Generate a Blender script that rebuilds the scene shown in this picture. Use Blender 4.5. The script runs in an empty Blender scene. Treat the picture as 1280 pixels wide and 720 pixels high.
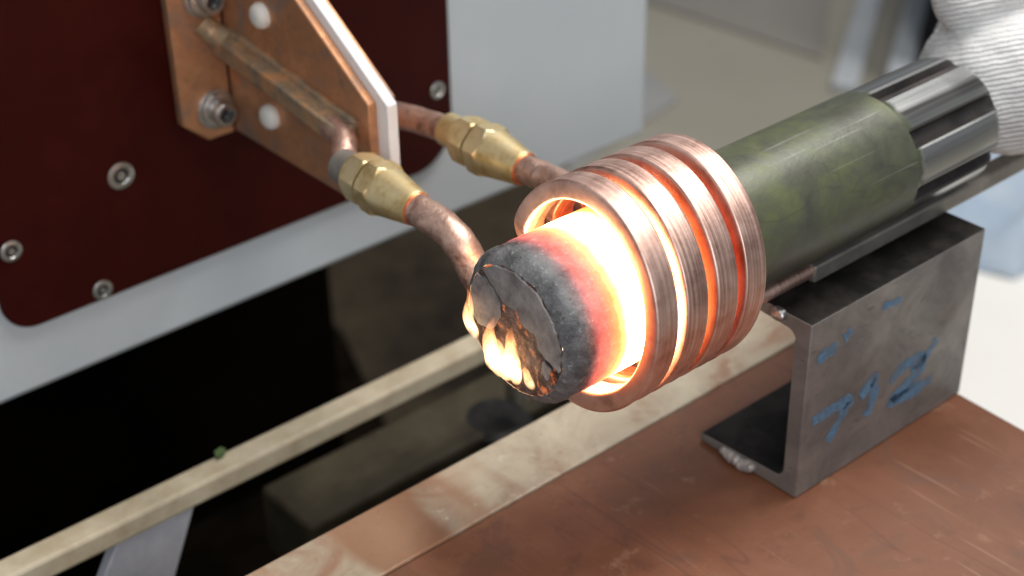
import bpy, bmesh, math, random
from mathutils import Vector, Matrix
from mathutils import noise as mnoise
R = math.radians
sc = bpy.context.scene
col = sc.collection
random.seed(7)

# ---------------------------------------------------------------- camera
# World axes: X along the shaft (away to the right), Y towards the cabinet, Z up; metres.
cam_d = bpy.data.cameras.new('camera')
cam = bpy.data.objects.new('camera', cam_d)
col.objects.link(cam)
cr, cu, cf = Vector((0.7565, -0.6538, -0.0146)), Vector((0.3543, 0.391, 0.8495)), Vector((0.5497, 0.6478, -0.5274))
cam.matrix_world = Matrix(((cr.x, cu.x, -cf.x, -0.4319), (cr.y, cu.y, -cf.y, -0.4623), (cr.z, cu.z, -cf.z, 0.3984), (0, 0, 0, 1)))
cam_d.sensor_width = 36
cam_d.lens = 36 * 2010.14 / 1280
cam_d.clip_start, cam_d.clip_end = 0.02, 60
cam_d.dof.use_dof = True
cam_d.dof.focus_distance = 0.745
cam_d.dof.aperture_fstop = 6.3
cam_d.dof.aperture_blades = 0
sc.camera = cam

# ---------------------------------------------------------------- world and lamps
w = bpy.data.worlds.new('World')
sc.world = w
w.use_nodes = True
bg = w.node_tree.nodes['Background']
bg.inputs[0].default_value = (0.86, 0.93, 1.0, 1)
bg.inputs[1].default_value = 0.20


def area(name, loc, target, sx, sy, power, colr):
    d = bpy.data.lights.new(name, 'AREA')
    d.shape = 'RECTANGLE'
    d.size, d.size_y, d.energy, d.color = sx, sy, power, colr
    o = bpy.data.objects.new(name, d)
    col.objects.link(o)
    o.location = loc
    o.rotation_euler = (Vector(target) - Vector(loc)).to_track_quat('-Z', 'Y').to_euler()
    return o


area('ceiling_tube_lamp', (0.5, -0.3, 2.3), (0.2, 0.1, -0.1), 1.6, 0.30, 33, (1.0, 0.97, 0.92))
area('ceiling_tube_lamp', (1.7, 0.0, 2.3), (0.8, 0.3, -0.4), 1.6, 0.30, 48, (1.0, 0.98, 0.95))
area('unseen_fill_light', (-1.6, -2.2, 1.5), (0.2, 0.2, -0.1), 1.5, 1.0, 42, (0.88, 0.94, 1.0))  # unseen bluish fill from behind the camera, added without a known window

vs = sc.view_settings
vs.view_transform = 'Standard'
vs.look = 'None'
vs.exposure = 0.0
vs.gamma = 1.0
vs.use_curve_mapping = False
sc.cycles.max_bounces = 8
sc.cycles.transparent_max_bounces = 12
sc.cycles.use_denoising = True
sc.cycles.sample_clamp_indirect = 10


# ---------------------------------------------------------------- materials
class N:
    """small node-graph helper"""
    def __init__(self, name):
        self.m = bpy.data.materials.new(name)
        self.m.use_nodes = True
        self.t = self.m.node_tree
        self.b = self.t.nodes['Principled BSDF']
        self.out = self.t.nodes['Material Output']
        self.co = self.n('ShaderNodeTexCoord').outputs['Object']

    def n(self, typ, **kw):
        nd = self.t.nodes.new(typ)
        for k, v in kw.items():
            setattr(nd, k, v)
        return nd

    def l(self, a, b):
        self.t.links.new(a, b)

    def mapping(self, scale=(1, 1, 1), rot=(0, 0, 0), loc=(0, 0, 0)):
        m = self.n('ShaderNodeMapping')
        m.inputs['Scale'].default_value = scale
        m.inputs['Rotation'].default_value = rot
        m.inputs['Location'].default_value = loc
        self.l(self.co, m.inputs['Vector'])
        return m.outputs[0]

    def noise(self, scale, detail=4, rough=0.6, vec=None, dist=0.0):
        x = self.n('ShaderNodeTexNoise')
        x.inputs['Scale'].default_value = scale
        x.inputs['Detail'].default_value = detail
        x.inputs['Roughness'].default_value = rough
        x.inputs['Distortion'].default_value = dist
        self.l(vec if vec is not None else self.co, x.inputs['Vector'])
        return x.outputs['Fac']

    def ramp(self, fac, stops, interp='LINEAR'):
        x = self.n('ShaderNodeValToRGB')
        cr_ = x.color_ramp
        cr_.interpolation = interp
        while len(cr_.elements) > 2:
            cr_.elements.remove(cr_.elements[-1])
        for i, (p, c) in enumerate(stops):
            if not hasattr(c, '__len__'):
                c = (c, c, c)
            e = cr_.elements[i] if i < 2 else cr_.elements.new(p)
            e.position = p
            e.color = (c[0], c[1], c[2], 1)
        self.l(fac, x.inputs[0])
        return x.outputs[0]

    def mix(self, fac, a, b, mode='MIX'):
        x = self.n('ShaderNodeMix', data_type='RGBA', blend_type=mode)
        for s, v in ((0, fac), (6, a), (7, b)):
            if hasattr(v, 'is_linked'):
                self.l(v, x.inputs[s])
            elif s == 0:
                x.inputs[0].default_value = v
            else:
                x.inputs[s].default_value = (v[0], v[1], v[2], 1)
        return x.outputs[2]

    def math(self, op, a, b=0.0, clamp=False):
        x = self.n('ShaderNodeMath', operation=op, use_clamp=clamp)
        for i, v in enumerate((a, b)):
            if hasattr(v, 'is_linked'):
                self.l(v, x.inputs[i])
            else:
                x.inputs[i].default_value = v
        return x.outputs[0]

    def dot(self, v):
        x = self.n('ShaderNodeVectorMath', operation='DOT_PRODUCT')
        self.l(self.co, x.inputs[0])
        x.inputs[1].default_value = v
        return x.outputs['Value']

    def sep(self):
        x = self.n('ShaderNodeSeparateXYZ')
        self.l(self.co, x.inputs[0])
        return x.outputs

    def col(self, c):
        s = self.b.inputs['Base Color']
        if hasattr(c, 'is_linked'):
            self.l(c, s)
        else:
            s.default_value = (c[0], c[1], c[2], 1)

    def val(self, name, v):
        s = self.b.inputs[name]
        if hasattr(v, 'is_linked'):
            self.l(v, s)
        else:
            s.default_value = v

    def bump(self, h, strength=0.3, dist=0.001):
        x = self.n('ShaderNodeBump')
        x.inputs['Strength'].default_value = strength
        x.inputs['Distance'].default_value = dist
        self.l(h, x.inputs['Height'])
        self.l(x.outputs[0], self.b.inputs['Normal'])


def plain(name, c1, c2, scale=40, rough=0.5, metal=0.0, bump=0.1, r2=None, lo=0.35, hi=0.65):
    g = N(name)
    f = g.noise(scale, 6, 0.65)
    g.col(g.ramp(f, [(lo, c1), (hi, c2)]))
    g.val('Metallic', metal)
    g.val('Roughness', g.ramp(g.noise(scale * 2.3, 4), [(0.3, rough), (0.7, r2 if r2 else min(1, rough + 0.15))]))
    if bump:
        g.bump(g.noise(scale * 6, 4), bump, 0.0006)
    return g.m


def mat_coil():
    g = N('drawn_copper')
    d = g.dot((1, -0.062, -0.117))
    s = g.n('ShaderNodeTexNoise', noise_dimensions='1D')
    s.inputs['Scale'].default_value = 620
    s.inputs['Detail'].default_value = 5
    g.l(d, s.inputs['W'])
    st = s.outputs['Fac']
    cl = g.noise(55, 5, 0.65)
    a = g.ramp(st, [(0.3, (0.80, 0.52, 0.43)), (0.7, (0.95, 0.70, 0.60))])
    b = g.ramp(cl, [(0.34, (0.58, 0.44, 0.40)), (0.5, (0.88, 0.80, 0.78)), (0.66, (1, 1, 1))])
    g.col(g.mix(0.75, a, b, 'MULTIPLY'))
    g.val('Metallic', 1.0)
    g.val('Roughness', g.ramp(g.math('ADD', g.math('MULTIPLY', st, 0.5), g.math('MULTIPLY', cl, 0.5)), [(0.35, 0.36), (0.65, 0.56)]))
    g.bump(g.math('ADD', st, g.math('MULTIPLY', g.noise(160, 4), 0.6)), 0.35, 0.0006)
    return g.m


def mat_lead():
    g = N('tarnished_copper_pipe')
    f = g.noise(70, 6, 0.7, dist=0.6)
    c = g.ramp(f, [(0.33, (0.20, 0.12, 0.10)), (0.47, (0.58, 0.37, 0.30)), (0.62, (0.86, 0.58, 0.46))])
    v = g.noise(420, 3, 0.6)
    c = g.mix(g.ramp(v, [(0.62, 0.0), (0.74, 0.7)]), c, (0.10, 0.06, 0.07))
    g.col(c)
    g.val('Metallic', 0.85)
    g.val('Roughness', g.ramp(f, [(0.35, 0.55), (0.65, 0.33)]))
    g.bump(g.math('ADD', f, g.math('MULTIPLY', v, 0.4)), 0.5, 0.0015)
    return g.m


def mat_bracket():
    g = N('stained_copper_plate')
    f = g.noise(28, 6, 0.65, dist=0.8)
    c = g.ramp(f, [(0.34, (0.30, 0.21, 0.17)), (0.5, (0.50, 0.24, 0.12)), (0.68, (0.66, 0.34, 0.18))])
    v = g.noise(210, 4, 0.6)
    c = g.mix(g.ramp(v, [(0.56, 0.0), (0.72, 0.4)]), c, (0.16, 0.11, 0.09))
    g.col(c)
    g.val('Metallic', 0.55)
    g.val('Roughness', g.ramp(f, [(0.35, 0.6), (0.65, 0.42)]))
    g.bump(g.math('ADD', f, v), 0.2, 0.001)
    return g.m


def mat_solder():
    g = N('oxidised_copper_bar')
    z = g.noise(60, 5, 0.7, dist=0.5)
    g.col(g.ramp(z, [(0.36, (0.27, 0.22, 0.17)), (0.5, (0.42, 0.31, 0.20)), (0.64, (0.68, 0.36, 0.17))]))
    g.val('Metallic', 0.6)
    g.val('Roughness', 0.48)
    g.bump(z, 0.3, 0.001)
    return g.m


def mat_brass():
    g = N('machined_brass')
    d = g.dot((0, 1, 0))
    s = g.n('ShaderNodeTexNoise', noise_dimensions='1D')
    s.inputs['Scale'].default_value = 900
    g.l(d, s.inputs['W'])
    f = g.noise(90, 4)
    g.col(g.ramp(f, [(0.35, (0.60, 0.43, 0.19)), (0.5, (0.82, 0.64, 0.34)), (0.68, (0.90, 0.75, 0.45))]))
    g.val('Metallic', 0.9)
    g.val('Roughness', g.ramp(f, [(0.3, 0.50), (0.7, 0.36)]))
    g.bump(s.outputs['Fac'], 0.12, 0.0004)
    return g.m


def mat_shaft():
    """one bar of steel: dark scale at the front, hot in the coil, mottled green oxide paint behind"""
    g = N('heated_steel_bar')
    x = g.sep()[0]
    n1 = g.noise(60, 6, 0.7)
    n2 = g.noise(330, 5, 0.7)
    n3 = g.noise(30, 7, 0.68, dist=0.25)
    scale_c = g.ramp(n1, [(0.36, (0.060, 0.058, 0.060)), (0.48, (0.135, 0.131, 0.133)), (0.60, (0.22, 0.213, 0.213))])
    scale_c = g.mix(g.ramp(n2, [(0.58, 0.0), (0.66, 0.7)]), scale_c, (0.40, 0.385, 0.38))
    scale_c = g.mix(g.ramp(g.noise(240, 5, 0.75), [(0.60, 0.0), (0.68, 0.8)]), scale_c, (0.03, 0.028, 0.03))
    green = g.ramp(n3, [(0.34, (0.082, 0.084, 0.064)), (0.48, (0.108, 0.115, 0.075)), (0.58, (0.128, 0.142, 0.066)), (0.70, (0.165, 0.165, 0.125))])
    green = g.mix(g.ramp(g.noise(75, 6, 0.7), [(0.50, 0.0), (0.68, 0.5)]), green, (0.088, 0.078, 0.060))
    # the underside of the bar is greyer than its top
    zz = g.math('MULTIPLY_ADD', g.sep()[2], 14.0)
    g.t.nodes[-1].inputs[2].default_value = 0.55
    green = g.mix(g.math('ADD', g.math('MULTIPLY', zz, 1.0), g.math('MULTIPLY', n3, 0.3), True), (0.080, 0.092, 0.084), green)
    wv = g.n('ShaderNodeTexNoise')
    wv.inputs['Scale'].default_value = 20
    wv.inputs['Detail'].default_value = 2
    g.l(g.mapping((1.0, 2.5, 2.5), (0, 0, R(25))), wv.inputs['Vector'])
    crack = g.math('ABSOLUTE', g.math('SUBTRACT', wv.outputs['Fac'], 0.5))
    green = g.mix(g.ramp(crack, [(0.0, 0.30), (0.02, 0.0)]), green, (0.05, 0.045, 0.035))
    scr = g.noise(90, 2, 0.5, g.mapping((0.12, 3.0, 3.0)))
    green = g.mix(g.ramp(scr, [(0.67, 0.0), (0.73, 0.35)]), green, (0.34, 0.36, 0.32))
    back = g.ramp(x, [(0.045, 0.0), (0.06, 1.0)])
    g.col(g.mix(back, scale_c, green))
    g.val('Roughness', g.mix(back, g.ramp(n2, [(0.3, (0.45,) * 3), (0.7, (0.68,) * 3)]), g.ramp(n3, [(0.3, (0.32,) * 3), (0.7, (0.5,) * 3)])))
    g.val('Metallic', g.math('MULTIPLY', back, 0.25))
    hgt = g.math('ADD', g.math('MULTIPLY', n1, 0.8), g.math('MULTIPLY', n2, 0.8))
    g.bump(g.math('MULTIPLY', hgt, g.ramp(back, [(0.0, 1.0), (1.0, 0.12)])), 0.8, 0.0016)
    # heat along the bar, with a little unevenness of the scale
    t = g.math('ADD', g.math('MULTIPLY', x, 8.0), 0.30)
    t = g.math('ADD', t, g.math('MULTIPLY', g.math('SUBTRACT', n1, 0.5), 0.035))
    t = g.math('ADD', t, g.math('MULTIPLY', g.math('SUBTRACT', n2, 0.5), 0.02))
    def P(xx):
        return xx * 8.0 + 0.30
    heat = g.ramp(t, HEAT_STOPS(P))
    g.l(heat, g.b.inputs['Emission Color'])
    g.b.inputs['Emission Strength'].default_value = 1.0
    return g.m


def HEAT_STOPS(P):
    return [(P(-0.029), (0, 0, 0)), (P(-0.0255), (0.12, 0.012, 0.010)), (P(-0.0218), (0.70, 0.085, 0.06)),
            (P(-0.0158), (1.25, 0.19, 0.10)), (P(-0.0100), (1.9, 0.52, 0.12)), (P(-0.0065), (2.9, 1.45, 0.34)), (P(-0.002), (6.5, 4.2, 2.0)),
            (P(0.003), (26.0, 17.0, 10.0)),
            (P(0.009), (26.0, 16.0, 8.5)), (P(0.0125), (7.0, 3.8, 1.3)), (P(0.017), (2.5, 0.95, 0.15)), (P(0.026), (1.7, 0.38, 0.055)),
            (P(0.036), (1.35, 0.17, 0.03)), (P(0.046), (0.75, 0.06, 0.014)), (P(0.056), (0.42, 0.03, 0.009)), (P(0.068), (0.0, 0.0, 0.0))]


def mat_face():
    g = N('flaked_burnt_scale')
    n1 = g.noise(95, 6, 0.7)
    n2 = g.noise(380, 5, 0.7)
    c = g.ramp(n1, [(0.34, (0.018, 0.012, 0.012)), (0.5, (0.10, 0.06, 0.05)), (0.66, (0.22, 0.16, 0.15))])
    c = g.mix(g.ramp(n2, [(0.6, 0.0), (0.7, 0.6)]), c, (0.42, 0.36, 0.34))
    g.col(c)
    g.val('Roughness', 0.6)
    em = g.ramp(g.noise(150, 4, 0.6), [(0.56, 0.0), (0.66, 1.0)])
    g.l(g.mix(em, (0, 0, 0), (1.3, 0.30, 0.06)), g.b.inputs['Emission Color'])
    g.b.inputs['Emission Strength'].default_value = 0.4
    g.bump(g.math('ADD', n1, g.math('MULTIPLY', n2, 0.6)), 0.8, 0.002)
    return g.m


def mat_flame():
    """a burning gas tongue: clear at its rim, bright in the middle"""
    g = N('burning_oil_flame')
    g.t.nodes.remove(g.b)
    s_ = g.n('ShaderNodeSeparateXYZ')
    g.l(g.n('ShaderNodeTexCoord').outputs['Generated'], s_.inputs[0])
    u = s_.outputs[2]
    c = g.ramp(u, [(0.0, (1.0, 0.50, 0.20)), (0.2, (1.0, 0.66, 0.34)), (0.5, (1.0, 0.50, 0.20)), (1.0, (1.0, 0.25, 0.07))])
    wisp = g.ramp(g.noise(190, 3, 0.6, g.mapping((1, 1, 0.35)), 0.8), [(0.36, 0.25), (0.6, 1.0)])
    st = g.math('MULTIPLY', wisp, g.ramp(u, [(0.0, 0.1), (0.14, 1.0), (0.55, 0.75), (1.0, 0.12)]))
    e = g.n('ShaderNodeEmission')
    g.l(c, e.inputs['Color'])
    g.l(g.math('MULTIPLY', st, 800.0), e.inputs['Strength'])
    g.l(e.outputs[0], g.out.inputs['Volume'])
    return g.m


def mat_glove():
    g = N('white_cotton_knit')
    wv = g.n('ShaderNodeTexWave', wave_type='BANDS', bands_direction='DIAGONAL')
    wv.inputs['Scale'].default_value = 135
    wv.inputs['Distortion'].default_value = 2.2
    wv.inputs['Detail'].default_value = 2
    wv.inputs['Detail Scale'].default_value = 1.2
    g.l(g.mapping((0.25, 0.7, 1.5)), wv.inputs['Vector'])
    st = g.noise(520, 3, 0.6)
    g.col(g.mix(g.ramp(g.noise(22, 5), [(0.4, 0.0), (0.7, 0.5)]), (0.88, 0.86, 0.84), (0.76, 0.75, 0.75)))
    g.val('Roughness', 0.95)
    g.bump(g.math('ADD', g.math('MULTIPLY', wv.outputs['Fac'], 0.9), g.math('MULTIPLY', st, 0.8)), 0.8, 0.0018)
    return g.m


def mat_channel():
    g = N('mill_scale_steel')
    n1 = g.noise(24, 6, 0.65, dist=0.6)
    c = g.ramp(n1, [(0.34, (0.18, 0.166, 0.156)), (0.5, (0.255, 0.235, 0.218)), (0.66, (0.33, 0.305, 0.28))])
    r = g.noise(13, 4, 0.6)
    c = g.mix(g.ramp(r, [(0.52, 0.0), (0.68, 0.55)]), c, (0.27, 0.185, 0.14))
    v = g.noise(130, 4, 0.7, g.mapping((0.4, 1, 2.0)))
    c = g.mix(g.ramp(v, [(0.60, 0.0), (0.72, 0.6)]), c, (0.06, 0.055, 0.055))
    nz = g.n('ShaderNodeNewGeometry')
    g.col(c)
    g.val('Metallic', 0.45)
    g.val('Roughness', g.ramp(n1, [(0.35, 0.58), (0.65, 0.42)]))
    g.bump(g.math('ADD', n1, g.math('MULTIPLY', v, 0.4)), 0.15, 0.001)
    return g.m


def mat_paint_mark():
    g = N('blue_chalk_mark')
    n = g.noise(260, 4, 0.7)
    g.col(g.ramp(n, [(0.3, (0.10, 0.22, 0.36)), (0.7, (0.17, 0.31, 0.46))]))
    g.val('Roughness', 0.8)
    g.val('Alpha', g.ramp(g.noise(120, 6, 0.8), [(0.30, 0.08), (0.58, 0.8)]))
    return g.m


def mat_table():
    g = N('rusty_brown_plate')
    n1 = g.noise(9, 6, 0.62, dist=0.4)
    c = g.ramp(n1, [(0.30, (0.135, 0.046, 0.020)), (0.5, (0.190, 0.070, 0.033)), (0.7, (0.255, 0.110, 0.058))])
    n2 = g.noise(55, 6, 0.75)
    c = g.mix(g.ramp(n2, [(0.55, 0.0), (0.72, 0.6)]), c, (0.10, 0.038, 0.02))
    n3 = g.noise(38, 5, 0.7)
    c = g.mix(g.ramp(n3, [(0.60, 0.0), (0.74, 0.6)]), c, (0.38, 0.22, 0.14))
    n4 = g.noise(17, 5, 0.6, dist=1.2)
    c = g.mix(g.ramp(n4, [(0.54, 0.0), (0.62, 0.45)]), c, (0.125, 0.062, 0.040))
    for rot_, of_ in ((20, 0.0), (75, 3.0), (-35, 7.0)):
        sn = g.noise(75, 2, 0.5, g.mapping((3.0, 0.12, 1), (0, 0, R(rot_)), (of_, of_, 0)))
        c = g.mix(g.ramp(sn, [(0.72, 0.0), (0.77, 0.28)]), c, (0.42, 0.27, 0.19))
    ln = g.noise(26, 1, 0.4, g.mapping((1.6, 0.10, 1), (0, 0, R(44))))
    c = g.mix(g.ramp(g.math('ABSOLUTE', g.math('SUBTRACT', ln, 0.5)), [(0.0, 0.55), (0.005, 0.0)]), c, (0.11, 0.04, 0.025))
    g.col(c)
    g.val('Roughness', g.ramp(n1, [(0.3, 0.42), (0.7, 0.6)]))
    g.bump(g.math('ADD', n2, n1), 0.15, 0.001)
    return g.m


def mat_strip():
    g = N('worn_edge_bar')
    n1 = g.noise(17, 6, 0.65, dist=0.7)
    c = g.ramp(n1, [(0.34, (0.36, 0.21, 0.135)), (0.45, (0.46, 0.37, 0.27)), (0.6, (0.58, 0.50, 0.37))])
    # brown smears across the bar
    ln = g.noise(11, 3, 0.55, g.mapping((1.0, 0.25, 1)))
    c = g.mix(g.ramp(ln, [(0.58, 0.0), (0.64, 0.85)]), c, (0.33, 0.165, 0.09))
    n2 = g.noise(140, 5, 0.75)
    c = g.mix(g.ramp(n2, [(0.60, 0.0), (0.72, 0.6)]), c, (0.20, 0.13, 0.09))
    c = g.mix(g.ramp(g.noise(85, 5, 0.7), [(0.64, 0.0), (0.72, 0.8)]), c, (0.66, 0.60, 0.50))
    g.col(c)
    g.val('Roughness', g.ramp(n1, [(0.3, 0.5), (0.7, 0.36)]))
    g.val('Metallic', 0.15)
    g.bump(g.math('ADD', n1, n2), 0.25, 0.001)
    return g.m


def mat_floor():
    g = N('beige_workshop_floor')
    n1 = g.noise(1.6, 5, 0.6)
    c = g.ramp(n1, [(0.3, (0.30, 0.275, 0.22)), (0.7, (0.35, 0.325, 0.27))])
    c = g.mix(g.ramp(g.noise(14, 6, 0.7), [(0.55, 0.0), (0.8, 0.35)]), c, (0.25, 0.225, 0.175))
    g.col(c)
    g.val('Roughness', 0.5)
    return g.m


M = {}
M['coil'] = mat_coil()
M['lead'] = mat_lead()
M['bracket'] = mat_bracket()
M['bar'] = mat_solder()
M['brass'] = mat_brass()
M['shaft'] = mat_shaft()
M['face'] = mat_face()
M['flame'] = mat_flame()
M['glove'] = mat_glove()
M['channel'] = mat_channel()
M['mark'] = mat_paint_mark()
M['table'] = mat_table()
M['strip'] = mat_strip()
M['floor'] = mat_floor()
M['flake'] = plain('grey_oxide_scale', (0.15, 0.142, 0.145), (0.34, 0.325, 0.32), 110, 0.5, 0.0, 0.7)
g = N('bright_spline_steel')
f_ = g.noise(60, 4, 0.55, g.mapping((0.03, 1.6, 1.6)))
c_ = g.ramp(f_, [(0.36, (0.05, 0.046, 0.046)), (0.47, (0.20, 0.20, 0.20)), (0.60, (0.50, 0.50, 0.49))])  # dark and bright streaks paint reflections onto the tooth lands
px_ = g.math('ADD', g.sep()[0], g.math('MULTIPLY', g.math('SUBTRACT', g.noise(70, 5, 0.7), 0.5), 0.012))
pm_ = g.ramp(g.math('MULTIPLY', g.math('SUBTRACT', px_, 0.2), 25.0), [(0.27, 1.0), (0.36, 0.0)])
g.col(g.mix(pm_, c_, (0.085, 0.095, 0.060)))
g.val('Metallic', g.math('SUBTRACT', 0.9, g.math('MULTIPLY', pm_, 0.7)))
g.val('Roughness', g.ramp(f_, [(0.3, 0.45), (0.7, 0.2)]))
g.bump(f_, 0.15, 0.0008)
M['spline'] = g.m
M['groove'] = plain('groove_oxide_and_reflection', (0.05, 0.045, 0.045), (0.10, 0.085, 0.08), 40, 0.35, 0.7, 0.1)  # groove oxide, its dark tone also painting reflections on the tooth flanks
M['white_sheet'] = plain('white_insulation', (0.86, 0.83, 0.82), (0.92, 0.89, 0.88), 60, 0.55, 0.0, 0.05)
M['nylon'] = plain('nylon', (0.66, 0.63, 0.57), (0.74, 0.71, 0.65), 90, 0.4, 0.0, 0.05)
M['steel'] = plain('zinc_steel', (0.42, 0.42, 0.41), (0.56, 0.55, 0.53), 120, 0.28, 0.95, 0.1, 0.45)
M['dark_steel'] = plain('black_socket_steel', (0.02, 0.02, 0.02), (0.045, 0.04, 0.04), 80, 0.4, 0.5, 0.1)
M['panel'] = plain('oxblood_phenolic_panel', (0.030, 0.0022, 0.0016), (0.042, 0.0036, 0.0024), 24, 0.42, 0.0, 0.04)
M['cabinet'] = plain('pale_grey_cabinet_paint', (0.53, 0.565, 0.59), (0.575, 0.60, 0.62), 7, 0.4, 0.0, 0.03)
M['black'] = plain('black_paint_and_shade', (0.0020, 0.0014, 0.0009), (0.011, 0.0075, 0.0045), 6, 0.8, 0.0, 0.0)  # paint of the table legs, also the black sheet painting pit shade
M['base'] = plain('dark_plinth_shade', (0.0016, 0.0010, 0.0007), (0.005, 0.003, 0.0018), 6, 0.8, 0.0, 0.0)  # near-black tone of the added plinth, darkening the space under the cabinet
M['shade_sheet'] = plain('brown_pit_shade', (0.008, 0.005, 0.003), (0.070, 0.052, 0.032), 4, 0.6, 0.0, 0.0, None, 0.34, 0.66)  # brown to black tone painting shade on the pit floor
M['rail'] = plain('cream_worn_rail', (0.36, 0.29, 0.19), (0.52, 0.45, 0.33), 30, 0.5, 0.0, 0.15)
M['olive'] = plain('oily_olive_way', (0.030, 0.023, 0.014), (0.068, 0.056, 0.034), 18, 0.55, 0.1, 0.15)
M['strut'] = plain('lilac_grey_strut_paint', (0.30, 0.30, 0.34), (0.40, 0.40, 0.43), 30, 0.5, 0.0, 0.1)
M['mat'] = plain('grey_woven_mat', (0.21, 0.195, 0.175), (0.28, 0.26, 0.235), 90, 0.9, 0.0, 0.3)
M['box'] = plain('grey_box_paint', (0.30, 0.295, 0.295), (0.33, 0.325, 0.32), 10, 0.5, 0.0, 0.05)
M['post'] = plain('blue_grey_post_paint', (0.40, 0.42, 0.45), (0.46, 0.48, 0.50), 10, 0.45, 0.0, 0.05)
M['navy'] = plain('black_navy', (0.006, 0.007, 0.013), (0.012, 0.013, 0.022), 30, 0.7, 0.0, 0.1)
M['bright_sheet'] = plain('bright_floor_sheet', (0.88, 0.85, 0.80), (0.92, 0.89, 0.84), 5, 0.6, 0.0, 0.0)
M['blue_shadow'] = plain('pale_blue_shadow', (0.36, 0.44, 0.55), (0.46, 0.53, 0.60), 14, 0.9, 0.0, 0.2)
M['leaf'] = plain('green_scrap', (0.05, 0.09, 0.025), (0.08, 0.13, 0.04), 60, 0.5)
M['scale_and_shade'] = plain('black_scale_and_shade', (0.007, 0.006, 0.0055), (0.04, 0.033, 0.03), 34, 0.55, 0.3, 0.2, None, 0.42, 0.72)
M['weld'] = plain('weld_metal', (0.36, 0.32, 0.30), (0.62, 0.55, 0.50), 150, 0.45, 0.5, 0.5)
M['guide'] = plain('grey_brown_steel_bar', (0.24, 0.215, 0.19), (0.36, 0.33, 0.29), 45, 0.40, 0.6, 0.15)


for k_, v_ in (('panel', 0.12), ('black', 0.02), ('base', 0.02), ('shade_sheet', 0.15), ('scale_and_shade', 0.2), ('olive', 0.25), ('navy', 0.1), ('table', 0.45)):
    M[k_].node_tree.nodes['Principled BSDF'].inputs['Specular IOR Level'].default_value = v_

# ---------------------------------------------------------------- geometry helpers
def link(name, bm, mat, parent=None, smooth=35, bevel=0.0, segs=2):
    me = bpy.data.meshes.new(name)
    bmesh.ops.recalc_face_normals(bm, faces=bm.faces)
    bm.to_mesh(me)
    bm.free()
    if mat is not None:
        for m_ in (mat if isinstance(mat, list) else [mat]):
            me.materials.append(m_)
    if smooth:
        for p in me.polygons:
            p.use_smooth = True
        me.set_sharp_from_angle(angle=R(smooth))
    o = bpy.data.objects.new(name, me)
    col.objects.link(o)
    if parent is not None:
        o.parent = parent
        o.matrix_parent_inverse = parent.matrix_world.inverted()
    if bevel:
        b = o.modifiers.new('bevel', 'BEVEL')
        b.width, b.segments, b.limit_method, b.angle_limit = bevel, segs, 'ANGLE', R(40)
        b.harden_normals = False
    return o


def thing(name, label, cat, loc=(0, 0, 0), group=None):
    o = bpy.data.objects.new(name, None)
    col.objects.link(o)
    o.location = loc
    o.empty_display_size = 0.01
    bpy.context.view_layer.update()
    return tag(o, label, cat, group)


def tag(o, label=None, cat=None, group=None, kind=None):
    if label:
        o['label'] = label
    if cat:
        o['category'] = cat
    if group:
        o['group'] = group
    if kind:
        o['kind'] = kind
    return o


def box(bm, x0, x1, y0, y1, z0, z1):
    v = [bm.verts.new(p) for p in ((x0, y0, z0), (x1, y0, z0), (x1, y1, z0), (x0, y1, z0), (x0, y0, z1), (x1, y0, z1), (x1, y1, z1), (x0, y1, z1))]
    for f in ((0, 3, 2, 1), (4, 5, 6, 7), (0, 1, 5, 4), (1, 2, 6, 5), (2, 3, 7, 6), (3, 0, 4, 7)):
        bm.faces.new([v[i] for i in f])


def boxbm(*a):
    bm = bmesh.new()
    box(bm, *a)
    return bm


def prism(pts, axis, a, b):
    """extrude a 2-D outline between a and b along axis; pts hold the other two coordinates in order"""
    bm = bmesh.new()
    def mk(p, t):
        q = list(p)
        q.insert(axis, t)
        return bm.verts.new(q)
    A = [mk(p, a) for p in pts]
    B = [mk(p, b) for p in pts]
    n = len(pts)
    bm.faces.new(A)
    bm.faces.new(B[::-1])
    for i in range(n):
        bm.faces.new((A[i], B[i], B[(i + 1) % n], A[(i + 1) % n]))
    return bm


def frame(d, up=Vector((0, 0, 1))):
    d = d.normalized()
    if abs(d.dot(up)) > 0.95:
        up = Vector((1, 0, 0))
    a = d.cross(up).normalized()
    b = a.cross(d).normalized()
    return a, b


def lathe(prof, origin, axis, seg=64, caps=True, bm=None, sides=None, phase=0.0):
    """prof: list of (t along axis, radius[, n]); n given = polygon ring of n flats"""
    bm = bm or bmesh.new()
    o, d = Vector(origin), Vector(axis).normalized()
    a, b = frame(d)
    rings = []
    for pr in prof:
        t, r = pr[0], pr[1]
        flats = pr[2] if len(pr) > 2 else 0
        ring = []
        for i in range(seg):
            th = 2 * math.pi * i / seg
            rr = r
            if flats:
                k = 2 * math.pi / flats
                u = ((th + phase) % k) - k / 2
                rr = min(r * 1.12, r / math.cos(u))
            ring.append(bm.verts.new(o + d * t + a * rr * math.cos(th) + b * rr * math.sin(th)))
        rings.append(ring)
    for i in range(len(rings) - 1):
        for j in range(seg):
            k = (j + 1) % seg
            bm.faces.new((rings[i][j], rings[i][k], rings[i + 1][k], rings[i + 1][j]))
    if caps:
        bm.faces.new(rings[0][::-1])
        bm.faces.new(rings[-1])
    return bm


def catmull(pts, n=10):
    P = [Vector(p) for p in pts]
    P = [P[0] * 2 - P[1]] + P + [P[-1] * 2 - P[-2]]
    out = []
    for i in range(1, len(P) - 2):
        for k in range(n):
            t = k / n
            out.append(0.5 * ((2 * P[i]) + (-P[i - 1] + P[i + 1]) * t + (2 * P[i - 1] - 5 * P[i] + 4 * P[i + 1] - P[i + 2]) * t * t + (-P[i - 1] + 3 * P[i] - 3 * P[i + 1] + P[i + 2]) * t ** 3))
    out.append(P[-2])
    return out


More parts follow.
